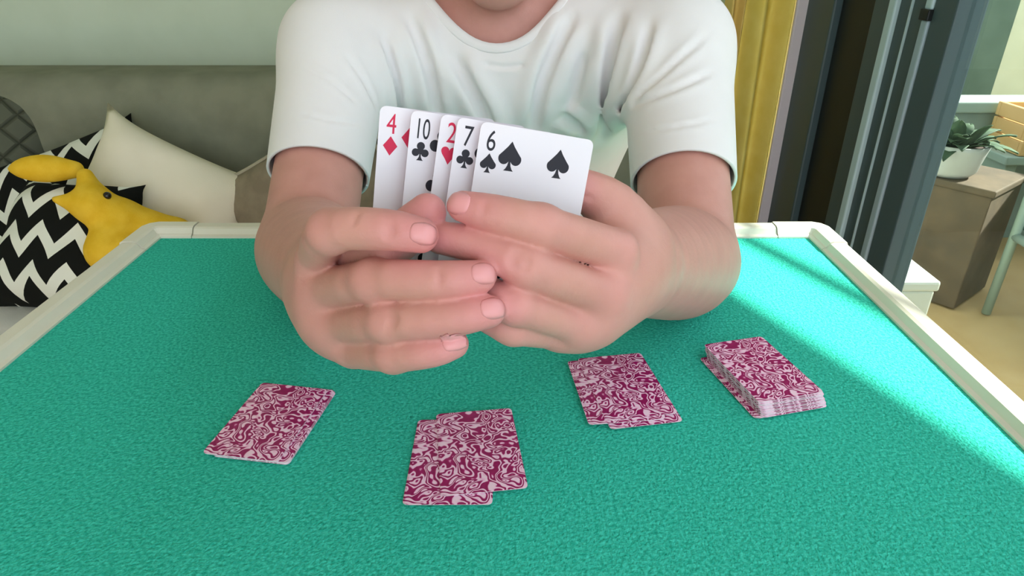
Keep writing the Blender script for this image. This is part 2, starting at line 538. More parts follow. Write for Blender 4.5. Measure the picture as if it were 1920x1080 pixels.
# sliding window door: posts, panel, sash, handle, panes
win = empty('window_1', (WX, 0.3, 0), kind='structure')
struct(win)
box('casing', (WX - 0.028, 1.600, 0), (WX + 0.004, 1.617, 2.22), M['lilac_trim'], win, 0.004)
box('fixed_panel', (WX - 0.004, 1.47, 0), (WX + 0.09, 1.618, 2.22), M['frame'], win, 0.004)
box('black_panel', (WX + 0.012, 1.325, 0), (WX + 0.09, 1.47, 2.22), M['frame_black'], win, 0.002)  # darker band of the fixed frame, black in its own colour
box('post', (WX + 0.004, 1.264, 0), (WX + 0.09, 1.325, 2.22), M['frame'], win, 0.003)
box('track_strip', (WX - 0.002, 1.240, 0), (WX + 0.05, 1.264, 2.22), M['alu'], win, 0.003)
box('channel', (WX + 0.006, 1.201, 0), (WX + 0.06, 1.240, 2.22), M['frame'], win, 0.002)
box('gasket', (WX + 0.003, 1.1985, 0), (WX + 0.05, 1.201, 2.22), M['alu'], win)
box('channel', (WX + 0.006, 1.155, 0), (WX + 0.06, 1.1985, 2.22), M['frame'], win, 0.002)
box('sash_strip', (WX + 0.000, 1.136, 0), (WX + 0.05, 1.155, 0.925), M['alu_blue'], win, 0.003)
box('sash_strip', (WX + 0.000, 1.136, 0.94), (WX + 0.05, 1.155, 2.22), M['alu'], win, 0.003)
box('latch', (WX - 0.004, 1.132, 0.924), (WX + 0.03, 1.158, 0.941), M['frame_black'], win, 0.002)
box('sash', (WX + 0.004, 1.075, 0), (WX + 0.05, 1.136, 2.22), M['frame'], win, 0.003)
box('sash', (WX + 0.004, -1.6, 0), (WX + 0.05, -1.53, 2.22), M['frame'], win, 0.003)
box('sash_rail', (WX + 0.004, -1.53, 0), (WX + 0.05, 1.075, 0.07), M['frame'], win, 0.003)
box('sash_rail', (WX + 0.004, -1.53, 2.15), (WX + 0.05, 1.075, 2.22), M['frame'], win, 0.003)
g = box('pane', (WX + 0.024, -1.53, 0.07), (WX + 0.030, 1.075, 2.15), M['glass'], win)

# curtain at the corner: two hanging cloths with folds
def curtain(name, x0, x1, y, amp, folds, ph, mat, label, z0=0.02, z1=2.3):
    nx, nz = 90, 14
    vs, fs = [], []
    for j in range(nz + 1):
        t = j / nz
        for i in range(nx + 1):
            s = i / nx
            yy = y + amp * math.sin(2 * math.pi * folds * s + ph) * (0.8 + 0.25 * (1 - t)) + 0.006 * math.sin(5 * t + 9 * s)
            vs.append((x0 + (x1 - x0) * s + 0.004 * math.sin(7 * t + 3 * s), yy, z0 + (z1 - z0) * t))
    for j in range(nz):
        for i in range(nx):
            a = j * (nx + 1) + i
            fs.append((a, a + 1, a + nx + 2, a + nx + 1))
    o = link(name, mesh(name, vs, fs), mat, smooth=True)
    md = o.modifiers.new('thick', 'SOLIDIFY'); md.thickness = 0.004
    return tag(o, label, 'curtain')
curtain('curtain', 0.525, 0.630, 1.63, 0.020, 1.6, 0.6, M['curtain'], 'bright yellow curtain hanging beside the dark window frame')
curtain('curtain', 0.478, 0.522, 1.615, 0.012, 1.1, 2.2, M['ochre'], 'narrow ochre curtain fold hanging left of the bright yellow curtain')
tube('curtain_rod', [(0.30, 1.63, 2.31), (0.64, 1.63, 2.31)], 0.012, M['dark_steel'])
tag(bpy.data.objects['curtain_rod'], 'dark steel rod above the yellow curtain', 'curtain rod')

# ------------------------------------------------------------------ outside the window
o = struct(box('floor_balcony', (WX + 0.10, -2.6, -0.06), (4.6, 4.8, -0.005), M['tan_tile']))
par = empty('balcony_parapet', (2.4, 2.5, 0), 'grey-green parapet with a pale cap behind the potted plant', 'parapet')
box('panel', (WX + 0.12, 2.46, -0.005), (4.4, 2.56, 0.49), M['grey_tile'], par)
box('cap', (WX + 0.10, 2.44, 0.49), (4.42, 2.58, 0.53), M['parapet_cap'], par, 0.006)
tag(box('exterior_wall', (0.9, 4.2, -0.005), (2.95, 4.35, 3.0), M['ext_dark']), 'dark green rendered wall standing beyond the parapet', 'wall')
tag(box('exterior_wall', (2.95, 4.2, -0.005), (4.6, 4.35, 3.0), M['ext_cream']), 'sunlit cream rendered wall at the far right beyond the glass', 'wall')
# wooden plant block
pb = empty('plant_stand', (1.425, 2.03, 0), 'weathered brown wooden plant stand behind the window glass', 'plant stand')
box('body', (1.30, 1.905, 0.002), (1.55, 2.155, 0.375), M['wood_dark'], pb, 0.004)
box('top_board', (1.292, 1.897, 0.375), (1.558, 2.163, 0.396), M['wood_dark'], pb, 0.004)
pb.rotation_euler.z = math.radians(38)
pot = empty('flower_pot', (1.36, 2.02, 0.397), 'white round flower pot standing on the wooden plant stand', 'flower pot')
prof = [(0.0, 0.0), (0.075, 0.0), (0.095, 0.02), (0.112, 0.10), (0.116, 0.118), (0.108, 0.118), (0.102, 0.10), (0.0, 0.098)]
vs, fs = [], []
S = 28
for (rr, zz) in prof:
    for k in range(S):
        an = 2 * math.pi * k / S
        vs.append((1.36 + 0.8 * rr * math.cos(an), 2.02 + 0.8 * rr * math.sin(an), 0.398 + 0.85 * zz))
for i in range(len(prof) - 1):
    for k in range(S):
        fs.append((i * S + k, i * S + (k + 1) % S, (i + 1) * S + (k + 1) % S, (i + 1) * S + k))
link('pot_body', mesh('pot_body', vs, fs), M['pot'], pot, smooth=True)
tube('soil', [(1.36, 2.02, 0.471), (1.36, 2.02, 0.487)], 0.080, M['soil'], pot, 20)
plant = empty('potted_plant', (1.36, 2.02, 0.487), 'dark green leafy plant growing in the white pot', 'plant')
for k in range(46):
    an = random.uniform(0, 6.28); ln = random.uniform(0.09, 0.17); el = random.uniform(0.35, 1.35)
    b0 = np.array([1.36 + 0.04 * math.cos(an), 2.02 + 0.04 * math.sin(an), 0.487])
    dirv = np.array([math.cos(an) * math.cos(el), math.sin(an) * math.cos(el), math.sin(el)])
    sd = np.array([-math.sin(an), math.cos(an), 0])
    vs, fs = [], []
    for i in range(6):
        t = i / 5
        c = b0 + dirv * ln * t + np.array([0, 0, -0.06 * t * t])
        w = 0.020 * math.sin(math.pi * min(0.97, 0.12 + 0.86 * t)) + 0.001
        vs += [c - sd * w, c + np.array([0, 0, -0.004]), c + sd * w]
    for i in range(5):
        fs += [(i * 3, i * 3 + 1, i * 3 + 4, i * 3 + 3), (i * 3 + 1, i * 3 + 2, i * 3 + 5, i * 3 + 4)]
    lf = link('leaf', mesh('leaf', vs, fs), M['leaf'], plant, smooth=True)
    lf.modifiers.new('thick', 'SOLIDIFY').thickness = 0.0012
# white box low on the balcony
wb = empty('storage_box', (0.98, 1.42, 0), 'low white box on the balcony close behind the glass', 'box')
box('body', (0.75, 1.32, 0.0), (0.945, 1.85, 0.345), M['white_paint'], wb, 0.006)
box('lid', (0.745, 1.315, 0.345), (0.95, 1.855, 0.37), M['white_paint'], wb, 0.006)
# teal folding chair at the right edge
ch = empty('lounge_chair', (1.71, 1.63, 0), 'low teal canvas chair with pale frame at the right edge beyond the glass', 'chair')
box('seat', (1.51, 1.43, 0.25), (1.92, 1.81, 0.275), M['teal'], ch, 0.008)
box('backrest', (1.51, 1.82, 0.28), (1.92, 1.845, 0.53), M['teal'], ch, 0.008)
for (x, y, h) in ((1.495, 1.44, 0.27), (1.935, 1.44, 0.27), (1.495, 1.835, 0.54), (1.935, 1.835, 0.54)):
    tube('leg', [(x, y, 0.0), (x, y, h)], 0.013, M['parapet_cap'], ch)
tube('rail', [(1.495, 1.43, 0.262), (1.495, 1.83, 0.262)], 0.013, M['parapet_cap'], ch)
tube('rail', [(1.935, 1.43, 0.262), (1.935, 1.83, 0.262)], 0.013, M['parapet_cap'], ch)
# light wooden crate in front of the parapet, on a low bench
bn = empty('bench', (1.9, 2.32, 0), 'pale bench under the light wooden crate at the right edge', 'bench')
box('bench_top', (1.70, 2.24, 0.355), (2.4, 2.43, 0.385), M['parapet_cap'], bn, 0.004)
for x in (1.74, 2.36):
    box('bench_leg', (x - 0.02, 2.26, 0.0), (x + 0.02, 2.41, 0.355), M['parapet_cap'], bn, 0.003)
cr = empty('wooden_crate', (1.95, 2.33, 0.386), 'light wooden crate standing in front of the parapet at the right edge', 'crate')
for k in range(3):
    box('slat', (1.74, 2.245, 0.387 + k * 0.052), (2.3, 2.262, 0.434 + k * 0.052), M['ply'], cr, 0.003)
    box('slat', (1.74, 2.408, 0.387 + k * 0.052), (2.3, 2.425, 0.434 + k * 0.052), M['ply'], cr, 0.003)
    for x in (1.74, 2.283):
        box('slat', (x, 2.262, 0.387 + k * 0.052), (x + 0.017, 2.408, 0.434 + k * 0.052), M['ply'], cr, 0.003)
tag(box('sun_block_wall', (2.55, -1.6, -0.005), (2.65, 2.44, 1.15), M['ext_cream']), 'out-of-view pale wall added to shade the balcony from the sun', 'wall')  # out of view, added to keep sun off the plant stand and balcony floor
# unseen canopy added over the balcony: its front edge ends the sunlight on the table
Q = np.array([0.247, 0.62, TOP]); e = np.array([0.40, -0.916, 0.0]); e /= np.linalg.norm(e)
E0 = Q + SUN_TO * 2.15
nrm = np.array([e[1], -e[0], 0.0])         # towards the house
if nrm[0] > 0: nrm = -nrm
aw = empty('sun_block_canopy', tuple(E0), 'unseen pale canvas canopy added over the balcony to cut off the sun', 'sun_block_canopy')
vs, fs = [], []
for s in (-2.4, 2.2):
    for (w, dz) in ((0.0, 0.0), (0.72, 0.10)):
        p = E0 + e * s + nrm * w + np.array([0, 0, dz]); vs.append(p); vs.append(p + np.array([0, 0, 0.012]))
fs = [(0, 2, 6, 4), (1, 5, 7, 3), (0, 4, 5, 1), (2, 3, 7, 6), (0, 1, 3, 2), (4, 6, 7, 5)]
link('canopy', mesh('canopy', vs, fs), M['sun_block_canopy'], aw)
tube('front_bar', [E0 + e * -2.4 - nrm * 0.11, E0 + e * 2.2 - nrm * 0.11], 0.010, M['white_paint'], aw)  # bar added to drop a thin shadow stripe on the felt
for s in (-2.3, 2.1):
    tube('arm', [E0 + e * s - nrm * 0.11, E0 + e * s + nrm * 0.72 + np.array([0, 0, 0.09])], 0.012, M['white_paint'], aw)

# ------------------------------------------------------------------ the card table
TX0, TX1, TY1 = -0.447, 0.378, 0.783
TY0 = TY1 - 0.825
RW, RH = 0.028, 0.011
tb = empty('card_table', ((TX0 + TX1) / 2, (TY0 + TY1) / 2, 0), 'square folding card table with green felt top and cream plastic rim', 'table')
# felt: subdivided slab
me = bpy.data.meshes.new('felt_top'); bm = bmesh.new(); bm_box(bm, (TX0 - 0.004, TY0 - 0.004, TOP - 0.012), (TX1 + 0.004, TY1 + 0.004, TOP)); bm.to_mesh(me); bm.free()
link('felt_top', me, M['felt'], tb)
box('underframe', (TX0 - 0.01, TY0 - 0.01, TOP - 0.032), (TX1 + 0.01, TY1 + 0.01, TOP - 0.012), M['rail'], tb)
PROF = [(-0.0015, -0.014), (-0.0015, 0.0022), (0.0015, 0.0032), (0.003, 0.0036), (0.0075, 0.0095), (0.011, RH), (0.024, RH), (RW - 0.001, RH - 0.0018), (RW, RH - 0.005), (RW, -0.030), (0.004, -0.030)]
def rail_piece(name, a, b, out_v, up=0.0, grow=0.0, miter=(0, 0)):
    a = np.array(a, float); b = np.array(b, float); out_v = np.array(out_v, float)
    t = (b - a) / np.linalg.norm(b - a)
    vs, fs = [], []
    n = len(PROF)
    for end, (pt, ms) in enumerate(((a, miter[0]), (b, miter[1]))):
        for (o_, h_) in PROF:
            oo = o_ + (grow if o_ > 0.02 else 0); hh = h_ + (up if h_ > 0.003 else 0)
            vs.append(pt + out_v * oo + np.array([0, 0, hh]) + t * ms * oo)
    for i in range(n):
        j = (i + 1) % n
        fs.append((i, j, n + j, n + i))
    fs.append(tuple(range(n))[::-1]); fs.append(tuple(n + i for i in range(n)))
    me = mesh(name, vs, fs)
    bm = bmesh.new(); bm.from_mesh(me); bmesh.ops.recalc_face_normals(bm, faces=bm.faces); bm.to_mesh(me); bm.free()
    return link(name, me, M['rail'], tb)
z = TOP
gap, cl = 0.0012, 0.040
cn = {'fl': (TX0, TY1), 'fr': (TX1, TY1), 'nl': (TX0, TY0), 'nr': (TX1, TY0)}
rail_piece('rail', (TX0 + cl + gap, TY1, z), (TX1 - cl - gap, TY1, z), (0, 1, 0))
rail_piece('rail', (TX0 + cl + gap, TY0, z), (TX1 - cl - gap, TY0, z), (0, -1, 0))
rail_piece('rail', (TX0, TY0 + cl + gap, z), (TX0, TY1 - cl - gap, z), (-1, 0, 0))
rail_piece('rail', (TX1, TY0 + cl + gap, z), (TX1, TY1 - cl - gap, z), (1, 0, 0))
for (cx, cy, sx_, sy_) in ((TX0, TY1, -1, 1), (TX1, TY1, 1, 1), (TX0, TY0, -1, -1), (TX1, TY0, 1, -1)):
    # corner cap: swept around the corner with a chamfered outside
    prof = [(o_ + (0.0012 if o_ > 0.02 else 0), h_ + (0.0012 if h_ > 0.003 else 0)) for (o_, h_) in PROF]
    path = [((cx - sx_ * cl, cy), (0, sy_), 0), ((cx, cy), (sx_ * 0.92, sy_ * 0.92), 1), ((cx, cy - sy_ * cl), (sx_, 0), 0)]
    st = []
    st.append([np.array([cx - sx_ * cl, cy + sy_ * o_, z + h_]) for o_, h_ in prof])
    st.append([np.array([cx + sx_ * o_ * 0.42, cy + sy_ * o_, z + h_]) for o_, h_ in prof])
    st.append([np.array([cx + sx_ * o_ * 0.80, cy + sy_ * o_ * 0.80, z + h_]) for o_, h_ in prof])
    st.append([np.array([cx + sx_ * o_, cy + sy_ * o_ * 0.42, z + h_]) for o_, h_ in prof])
    st.append([np.array([cx + sx_ * o_, cy - sy_ * cl, z + h_]) for o_, h_ in prof])
    vs = [v for s_ in st for v in s_]; n = len(prof); fs = []
    for q in range(len(st) - 1):
        for i in range(n):
            j = (i + 1) % n
            fs.append((q * n + i, q * n + j, (q + 1) * n + j, (q + 1) * n + i))
    fs.append(tuple(range(n))); fs.append(tuple((len(st) - 1) * n + i for i in range(n)))
    me = mesh('corner_cap', vs, fs)
    bm = bmesh.new(); bm.from_mesh(me); bmesh.ops.recalc_face_normals(bm, faces=bm.faces); bm.to_mesh(me); bm.free()
    link('corner_cap', me, M['rail'], tb)
    tube('leg', [(cx - sx_ * 0.035, cy - sy_ * 0.035, TOP - 0.03), (cx + sx_ * 0.0, cy + sy_ * 0.0, 0.0)], 0.013, M['dark_steel'], tb)

# ------------------------------------------------------------------ sofa and cushions
def puffy(name, lo, hi, mat, parent, bev=0.05, puff=0.02, axis=2):
    bm = bmesh.new(); bm_box(bm, lo, hi)
    bmesh.ops.subdivide_edges(bm, edges=bm.edges[:], cuts=9, use_grid_fill=True)
    lo, hi = Vector(lo), Vector(hi); c = (lo + hi) / 2; h = (hi - lo) / 2
    for v in bm.verts:
        q = v.co - c
        u = [q[i] / h[i] for i in range(3)]
        # rounded box: clamp then push by bev
        inner = Vector([max(-(h[i] - bev), min(h[i] - bev, q[i])) for i in range(3)])
        dd = q - inner
        if dd.length > 1e-6:
            q = inner + dd.normalized() * bev
        f = 1.0
        for i in range(3):
            if i != axis: f *= max(0, 1 - abs(u[i]) ** 3)
        q[axis] += puff * f * (1 if u[axis] > 0 else -1) * abs(u[axis])
        v.co = c + q
    me = bpy.data.meshes.new(name); bm.to_mesh(me); bm.free()
    return link(name, me, mat, parent, smooth=True)
so = empty('sofa', (-0.9, 1.4, 0), 'long olive-grey fabric sofa against the back wall', 'sofa')
box('base', (-2.35, 1.06, 0.06), (0.42, 1.74, 0.27), M['sofa'], so, 0.02)
for (x0, x1) in ((-2.35, -1.43), (-1.425, -0.505), (-0.50, 0.42)):
    puffy('seat_cushion', (x0, 1.04, 0.27), (x1, 1.56, 0.425), M['sofa_seat'], so, 0.03, 0.012)
box('back_frame', (-2.35, 1.62, 0.06), (0.42, 1.745, 0.70), M['sofa'], so, 0.03)
for i, (x0, x1) in enumerate(((-2.30, -1.50), (-1.495, 0.02), (0.025, 0.41))):
    puffy('back_cushion', (x0, 1.44, 0.42), (x1, 1.64, 0.795 - 0.008 * i), M['sofa'], so, 0.05, 0.02, 1)
for x in (-2.25, 0.32):
    for y in (1.12, 1.68):
        tube('foot', [(x, y, 0.0), (x, y, 0.07)], 0.02, M['dark_steel'], so)

def pillow(name, size, thick, mat, frame, label, ears=0.02, piping=None, seed=0, wr=0.004):
    """square cushion in its local xy plane; frame = (centre, x axis, y axis)"""
    rnd = random.Random(seed)
    n = 30
    vs, fs = [], []
    ph = [rnd.uniform(0, 6.28) for _ in range(6)]
    def surf(u, v, sgn):
        x, y = u * size / 2, v * size / 2
        # sides pulled in between the corners
        pin = 0.04
        x *= 1 - pin * (1 - v * v) ** 1 * abs(u) ** 3
        y *= 1 - pin * (1 - u * u) ** 1 * abs(v) ** 3
        ce = (abs(u) * abs(v)) ** 6 * ears
        x += math.copysign(ce, u); y += math.copysign(ce, v)
        t = max(0, (1 - u ** 4)) ** 0.6 * max(0, (1 - v ** 4)) ** 0.6
        zz = thick / 2 * t
        zz += wr * t * (math.sin(6 * u + 3 * v + ph[0]) + math.sin(9 * v - 4 * u + ph[1])) * (1 - 0.5 * t)
        return (x, y, sgn * zz)
    idx = {}
    for sgn in (1, -1):
        for i in range(n + 1):
            for j in range(n + 1):
                edge = i in (0, n) or j in (0, n)
                if sgn == -1 and edge:
                    idx[(sgn, i, j)] = idx[(1, i, j)]; continue
                idx[(sgn, i, j)] = len(vs); vs.append(surf(-1 + 2 * i / n, -1 + 2 * j / n, sgn))
        for i in range(n):
            for j in range(n):
                q = [idx[(sgn, i, j)], idx[(sgn, i + 1, j)], idx[(sgn, i + 1, j + 1)], idx[(sgn, i, j + 1)]]
                fs.append(q if sgn == 1 else q[::-1])
    o = link(name, mesh(name, vs, fs), mat, smooth=True)
    c, ax, ay = [Vector(map(float, q)) for q in frame]
    ax.normalize(); az = ax.cross(ay).normalized(); ay = az.cross(ax)
    Mx = Matrix((ax, ay, az)).transposed().to_4x4(); Mx.translation = c
    o.matrix_world = Mx
    tag(o, label, 'cushion')
    if piping:
        ring = [surf(-1 + 2 * i / n, -1, 1) for i in range(n)] + [surf(1, -1 + 2 * j / n, 1) for j in range(n)] + [surf(1 - 2 * i / n, 1, 1) for i in range(n)] + [surf(-1, 1 - 2 * j / n, 1) for j in range(n)]
        p = tube('piping', ring, 0.005, piping, None, 6, closed=True); p.parent = o
    return o

# dark quilted cushion at the far left
pillow('cushion', 0.42, 0.14, M['quilt'], (P(-92, 345, 1.43), (0.93, 0.30, -0.12), (0.10, 0.30, 0.95)), 'dark quilted cushion leaning on the sofa back at the left edge', seed=1)
# taupe piped cushion behind the cream one
pillow('cushion', 0.34, 0.11, M['taupe'], (P(612, 408, 1.36), (0.84, 0.10, 0.50), (-0.22, 0.32, 0.92)), 'taupe cushion with pale corded piping behind the right arm', piping=M['piping'], seed=2)
# zigzag cushions
pillow('cushion', 0.36, 0.13, M['zigzag'], (P(150, 425, 1.42), (0.90, 0.10, 0.30), (-0.26, 0.42, 0.86)), 'black and white zigzag cushion leaning upright behind the yellow plush', ears=0.008, seed=3)
pillow('cushion', 0.25, 0.13, M['zigzag'], (P(128, 462, 1.255), (0.97, -0.20, 0.02), (0.02, 0.66, 0.75)), 'black and white zigzag cushion lying on the sofa seat in front', ears=0.006, seed=4)
# cream pillow with a pulled-out corner
pillow('cushion', 0.315, 0.12, M['cream'], (P(292, 412, 1.34), (0.88, -0.02, -0.45), (0.40, 0.46, 0.78)), 'cream cotton cushion with a pulled-out top corner', ears=0.016, seed=5, wr=0.006)

# ------------------------------------------------------------------ yellow plush on the cushions
pl = Model(0.012)
pl.core = [Cap(P(225, 415, 1.215), P(330, 440, 1.25), 0.040, 0.030), Cap(P(225, 415, 1.215), P(205, 470, 1.19), 0.040, 0.040), Cap(P(330, 440, 1.25), P(270, 480, 1.19), 0.03, 0.04), Cap(P(225, 415, 1.215), P(178, 385, 1.20), 0.036, 0.032)]
pl.limbs = [([Cap(P(178, 385, 1.19), P(160, 330, 1.20), 0.030, 0.014), Cap(P(170, 385, 1.185), P(105, 374, 1.165), 0.030, 0.007)], 0.02, 0.015)]
lo, hi = pl.bounds()
V, Fq = surface(pl, lo, hi, 0.0045)
V = relax(V, Fq, 1)
yp = empty('plush_toy', tuple(V.mean(0)), 'yellow plush toy with pointed lobes lying on the zigzag cushions', 'plush toy')
link('plush_body', np_mesh('plush_body', V, Fq), M['yellow'], yp)
for (px, py) in ((199, 361),):
    c = hit(pl, px + 2, py + 6, 0.9)
    bm = bmesh.new(); bmesh.ops.create_uvsphere(bm, u_segments=14, v_segments=10, radius=0.007)
    bmesh.ops.translate(bm, verts=bm.verts, vec=Vector(map(float, c)))
    me = bpy.data.meshes.new('bead_eye'); bm.to_mesh(me); bm.free()
    link('bead_eye', me, M['black'], yp, smooth=True)

pb_ = Model(0.008)
pb_.core = [Chain([P(140, 318, 1.225), P(90, 316, 1.215), P(50, 316, 1.205), P(18, 317, 1.20)], [0.016, 0.025, 0.020, 0.005], sub=4)]
lo, hi = pb_.bounds(); V, Fq = surface(pb_, lo, hi, 0.004)
o = link('plush_toy', np_mesh('plush_toy', relax(V, Fq, 2), Fq), M['yellow'])
tag(o, 'small tapered yellow plush lying on the rear zigzag cushion', 'plush toy')

# ------------------------------------------------------------------ the person
# joints of the arms (image position, distance)
ELB_L, WRI_L, SHO_L = P(578, 462, 0.70), P(630, 528, 0.425), P(632, 95, 0.81)
ELB_R, WRI_R, SHO_R = P(1288, 492, 0.665), P(1172, 498, 0.412), P(1268, 90, 0.80)
def lerp(a, b, t): return a + (b - a) * t

FING_L = {   # the hand at the image's left: knuckle, two joints, tip (px, py, z, radius)
    'index':  [(598, 482, 0.347, .0108), (620, 434, 0.305, .0100), (722, 431, 0.295, .0094), (789, 441, 0.294, .0080)],
    'middle': [(606, 545, 0.350, .0108), (698, 526, 0.306, .0096), (822, 526, 0.294, .0089), (899, 519, 0.295, .0075)],
    'ring':   [(632, 608, 0.350, .0104), (728, 603, 0.308, .0093), (848, 595, 0.296, .0087), (916, 584, 0.297, .0075)],
    'pinky':  [(668, 655, 0.348, .0100), (738, 664, 0.316, .0086), (812, 657, 0.306, .0078), (851, 645, 0.305, .0069)],
}
THUMB_L = [(645, 500, 0.385, .0150), (670, 468, 0.342, .0125), (738, 452, 0.3130, .0116), (801, 398, 0.3110, .0090)]
FING_R = {
    'index':  [(1152, 468, 0.336, .0108), (1014, 424, 0.303, .0097), (925, 401, 0.299, .0088), (868, 387, 0.300, .0071)],
    'middle': [(1130, 552, 0.336, .0106), (987, 500, 0.304, .0095), (902, 461, 0.306, .0088), (826, 446, 0.3105, .0077)],
    'ring':   [(1082, 606, 0.340, .0100), (966, 573, 0.309, .0088), (905, 545, 0.313, .0082), (865, 525, 0.316, .0074)],
    'pinky':  [(1040, 622, 0.347, .0092), (962, 616, 0.322, .0078), (915, 597, 0.324, .0072), (888, 580, 0.326, .0068)],
}
THUMB_R = [(1190, 445, 0.387, .0165), (1152, 386, 0.369, .0132), (1085, 354, 0.3575, .0112), (1030, 345, 0.3530, .0092)]

def chain(js):
    pts = [P(a, b, c) for a, b, c, _ in js]; rs = [j[3] for j in js]
    pr = [Cap(pts[i], pts[i + 1], rs[i], rs[i + 1]) for i in range(len(pts) - 1)]
    return pts, rs, pr

arms = Model(0.022)
red_pts = []         # (point, radius, weight)
nails = []
for (ELB, WRI, SHO, FG, TH, sx_) in ((ELB_L, WRI_L, SHO_L, FING_L, THUMB_L, -1), (ELB_R, WRI_R, SHO_R, FING_R, THUMB_R, 1)):
    core = []
    # upper arm and forearm
    mid = lerp(SHO, ELB, 0.45)
    f1 = lerp(ELB, WRI, 0.22); f2 = lerp(ELB, WRI, 0.6); pk = lerp(ELB, WRI, 1.12)
    arms.limbs.append(([Chain([lerp(SHO, ELB, 0.25), lerp(SHO, ELB, 0.62), ELB], [0.047, 0.048, 0.0475], sub=4)], 0.01, 0.010))
    core.append(Chain([ELB, f1, f2, WRI, pk], [0.0500, 0.0520, 0.0425, 0.0300, 0.026], sub=5))
    # palm: metacarpals from the wrist to each knuckle
    mc = [P(*FG[k][0][:3]) for k in ('index', 'middle', 'ring', 'pinky')]
    for i, q in enumerate(mc):
        st = WRI + (q - mc[1]) * 0.28
        core.append(Cap(st, q + (WRI - q) * 0.07, 0.0205, FG[('index', 'middle', 'ring', 'pinky')[i]][0][3] - 0.0002))
    core.append(Cap(lerp(WRI, mc[1], 0.35), lerp(WRI, mc[2], 0.8), 0.0165, 0.0155))
    arms.core += core
    for k, js in FG.items():
        pts, rs, pr = chain(js)
        pr = [Chain(pts, rs, sub=3), Cap(pts[1], pts[1], rs[1] * 1.05, rs[1] * 1.05)]
        arms.limbs.append((pr, 0.004, 0.006))
        red_pts += [(pts[3], 0.020, 0.9), (pts[1], 0.014, 0.35), (pts[0], 0.02, 0.3)]
        nails.append((k, sx_, pts, rs))
    pts, rs, pr = chain(TH)
    pr = [Chain(pts, rs, sub=3)]
    arms.limbs.append((pr, 0.006, 0.014))
    red_pts += [(pts[3], 0.022, 1.0)]
# creases (image polylines on the skin)
CREASE = [
    [(723, 414), (727, 430), (724, 448)],
    [(735, 418), (738, 432), (735, 446)],
    [(727, 586), (732, 600), (726, 614)], [(737, 588), (742, 600), (737, 612)],
    [(908, 382), (904, 397)],
    [(965, 472), (960, 490), (968, 505)], [(987, 480), (990, 495), (984, 508)], [(975, 474), (973, 486)],
    [(820, 505), (824, 522), (820, 540)],
    [(1060, 372), (1085, 366), (1110, 372)],
    [(668, 400), (662, 420)],
]
base_arms = Model(0.022); base_arms.core = list(arms.core); base_arms.limbs = list(arms.limbs)
for pl_ in CREASE:
    pts = [hit(base_arms, x, y) for x, y in pl_]
    for a, b in zip(pts[:-1], pts[1:]):
        arms.carve.append((Cap(a, b, 0.0007, 0.0007), 0.0022))
lo, hi = arms.bounds()
Va, Fa = surface(arms, lo, hi, 0.00135)
Va = relax(Va, Fa, 1, 0.4)
depth = (Va - CAM) @ _F
wgt = np.clip((depth - 0.40) / 0.04, 0, 1)[:, None]
Vr = relax(Va, Fa, 14, 0.5)
Va = Va + (Vr - Va) * wgt

# torso, neck and head (coarser), the torso sits inside the shirt
NX = -0.010
def torso_prims(off):
    r = lambda v: v - off
    return [
        Cap((NX, 0.965, 0.80), (NX, 1.14, 0.55), r(0.148), r(0.150), n=(0, 0.82, 0.57), s=0.74),
        Cap((NX - 0.085, 0.905, 0.885), (NX + 0.085, 0.905, 0.885), r(0.088), r(0.088)),
        Cap((NX - 0.055, 0.905, 0.945), SHO_L + np.array([0.012, 0, -0.006]), r(0.050), r(0.062)),
        Cap((NX + 0.055, 0.905, 0.945), SHO_R + np.array([-0.012, 0, -0.006]), r(0.050), r(0.062)),
        Cap((NX - 0.13, 0.93, 0.86), (NX - 0.10, 1.02, 0.72), r(0.070), r(0.065)),
        Cap((NX + 0.13, 0.93, 0.86), (NX + 0.10, 1.02, 0.72), r(0.070), r(0.065)),
    ]
torso = Model(0.05)
torso.core = torso_prims(0.016)
torso.core += [Cap(SHO_L, lerp(SHO_L, ELB_L, 0.45), 0.048, 0.040), Cap(SHO_R, lerp(SHO_R, ELB_R, 0.45), 0.048, 0.040)]
HX = -0.016
head = [Cap((NX, 0.915, 0.93), (HX, 0.888, 1.06), 0.060, 0.056)]
torso.limbs.append(([Cap((HX, 0.915, 1.135), (HX, 0.870, 1.130), 0.088, 0.078), Cap((HX, 0.865, 1.06), (HX, 0.826, 0.997), 0.064, 0.030),
                     Cap((HX - 0.035, 0.870, 1.045), (HX - 0.012, 0.832, 1.000), 0.036, 0.027), Cap((HX + 0.035, 0.870, 1.045), (HX + 0.012, 0.832, 1.000), 0.036, 0.027),
                     Cap((HX, 0.798, 1.105), (HX, 0.783, 1.068), 0.009, 0.0135), Cap((HX - 0.014, 0.795, 1.064), (HX + 0.014, 0.795, 1.064), 0.009, 0.009),
                     Cap((HX - 0.045, 0.822, 1.070), (HX - 0.030, 0.815, 1.055), 0.022, 0.022), Cap((HX + 0.045, 0.822, 1.070), (HX + 0.030, 0.815, 1.055), 0.022, 0.022),
                     Cap((HX - 0.045, 0.806, 1.122), (HX + 0.045, 0.806, 1.122), 0.010, 0.010)] + head, 0.020, 0.030))
torso.add += [(Cap((HX - 0.020, 0.803, 1.034), (HX + 0.020, 0.803, 1.034), 0.0055, 0.0055), 0.004), (Cap((HX - 0.016, 0.805, 1.024), (HX + 0.016, 0.805, 1.024), 0.006, 0.006), 0.004)]
for s in (-1, 1):
    torso.add.append((Cap((HX + s * 0.084, 0.905, 1.115), (HX + s * 0.080, 0.900, 1.075), 0.020, 0.013, n=(1, 0.3 * s, 0), s=0.35), 0.006))
    torso.carve.append((Cap((HX + s * 0.032, 0.792, 1.103), (HX + s * 0.032, 0.792, 1.103), 0.014, 0.014), 0.010))
lo, hi = torso.bounds()
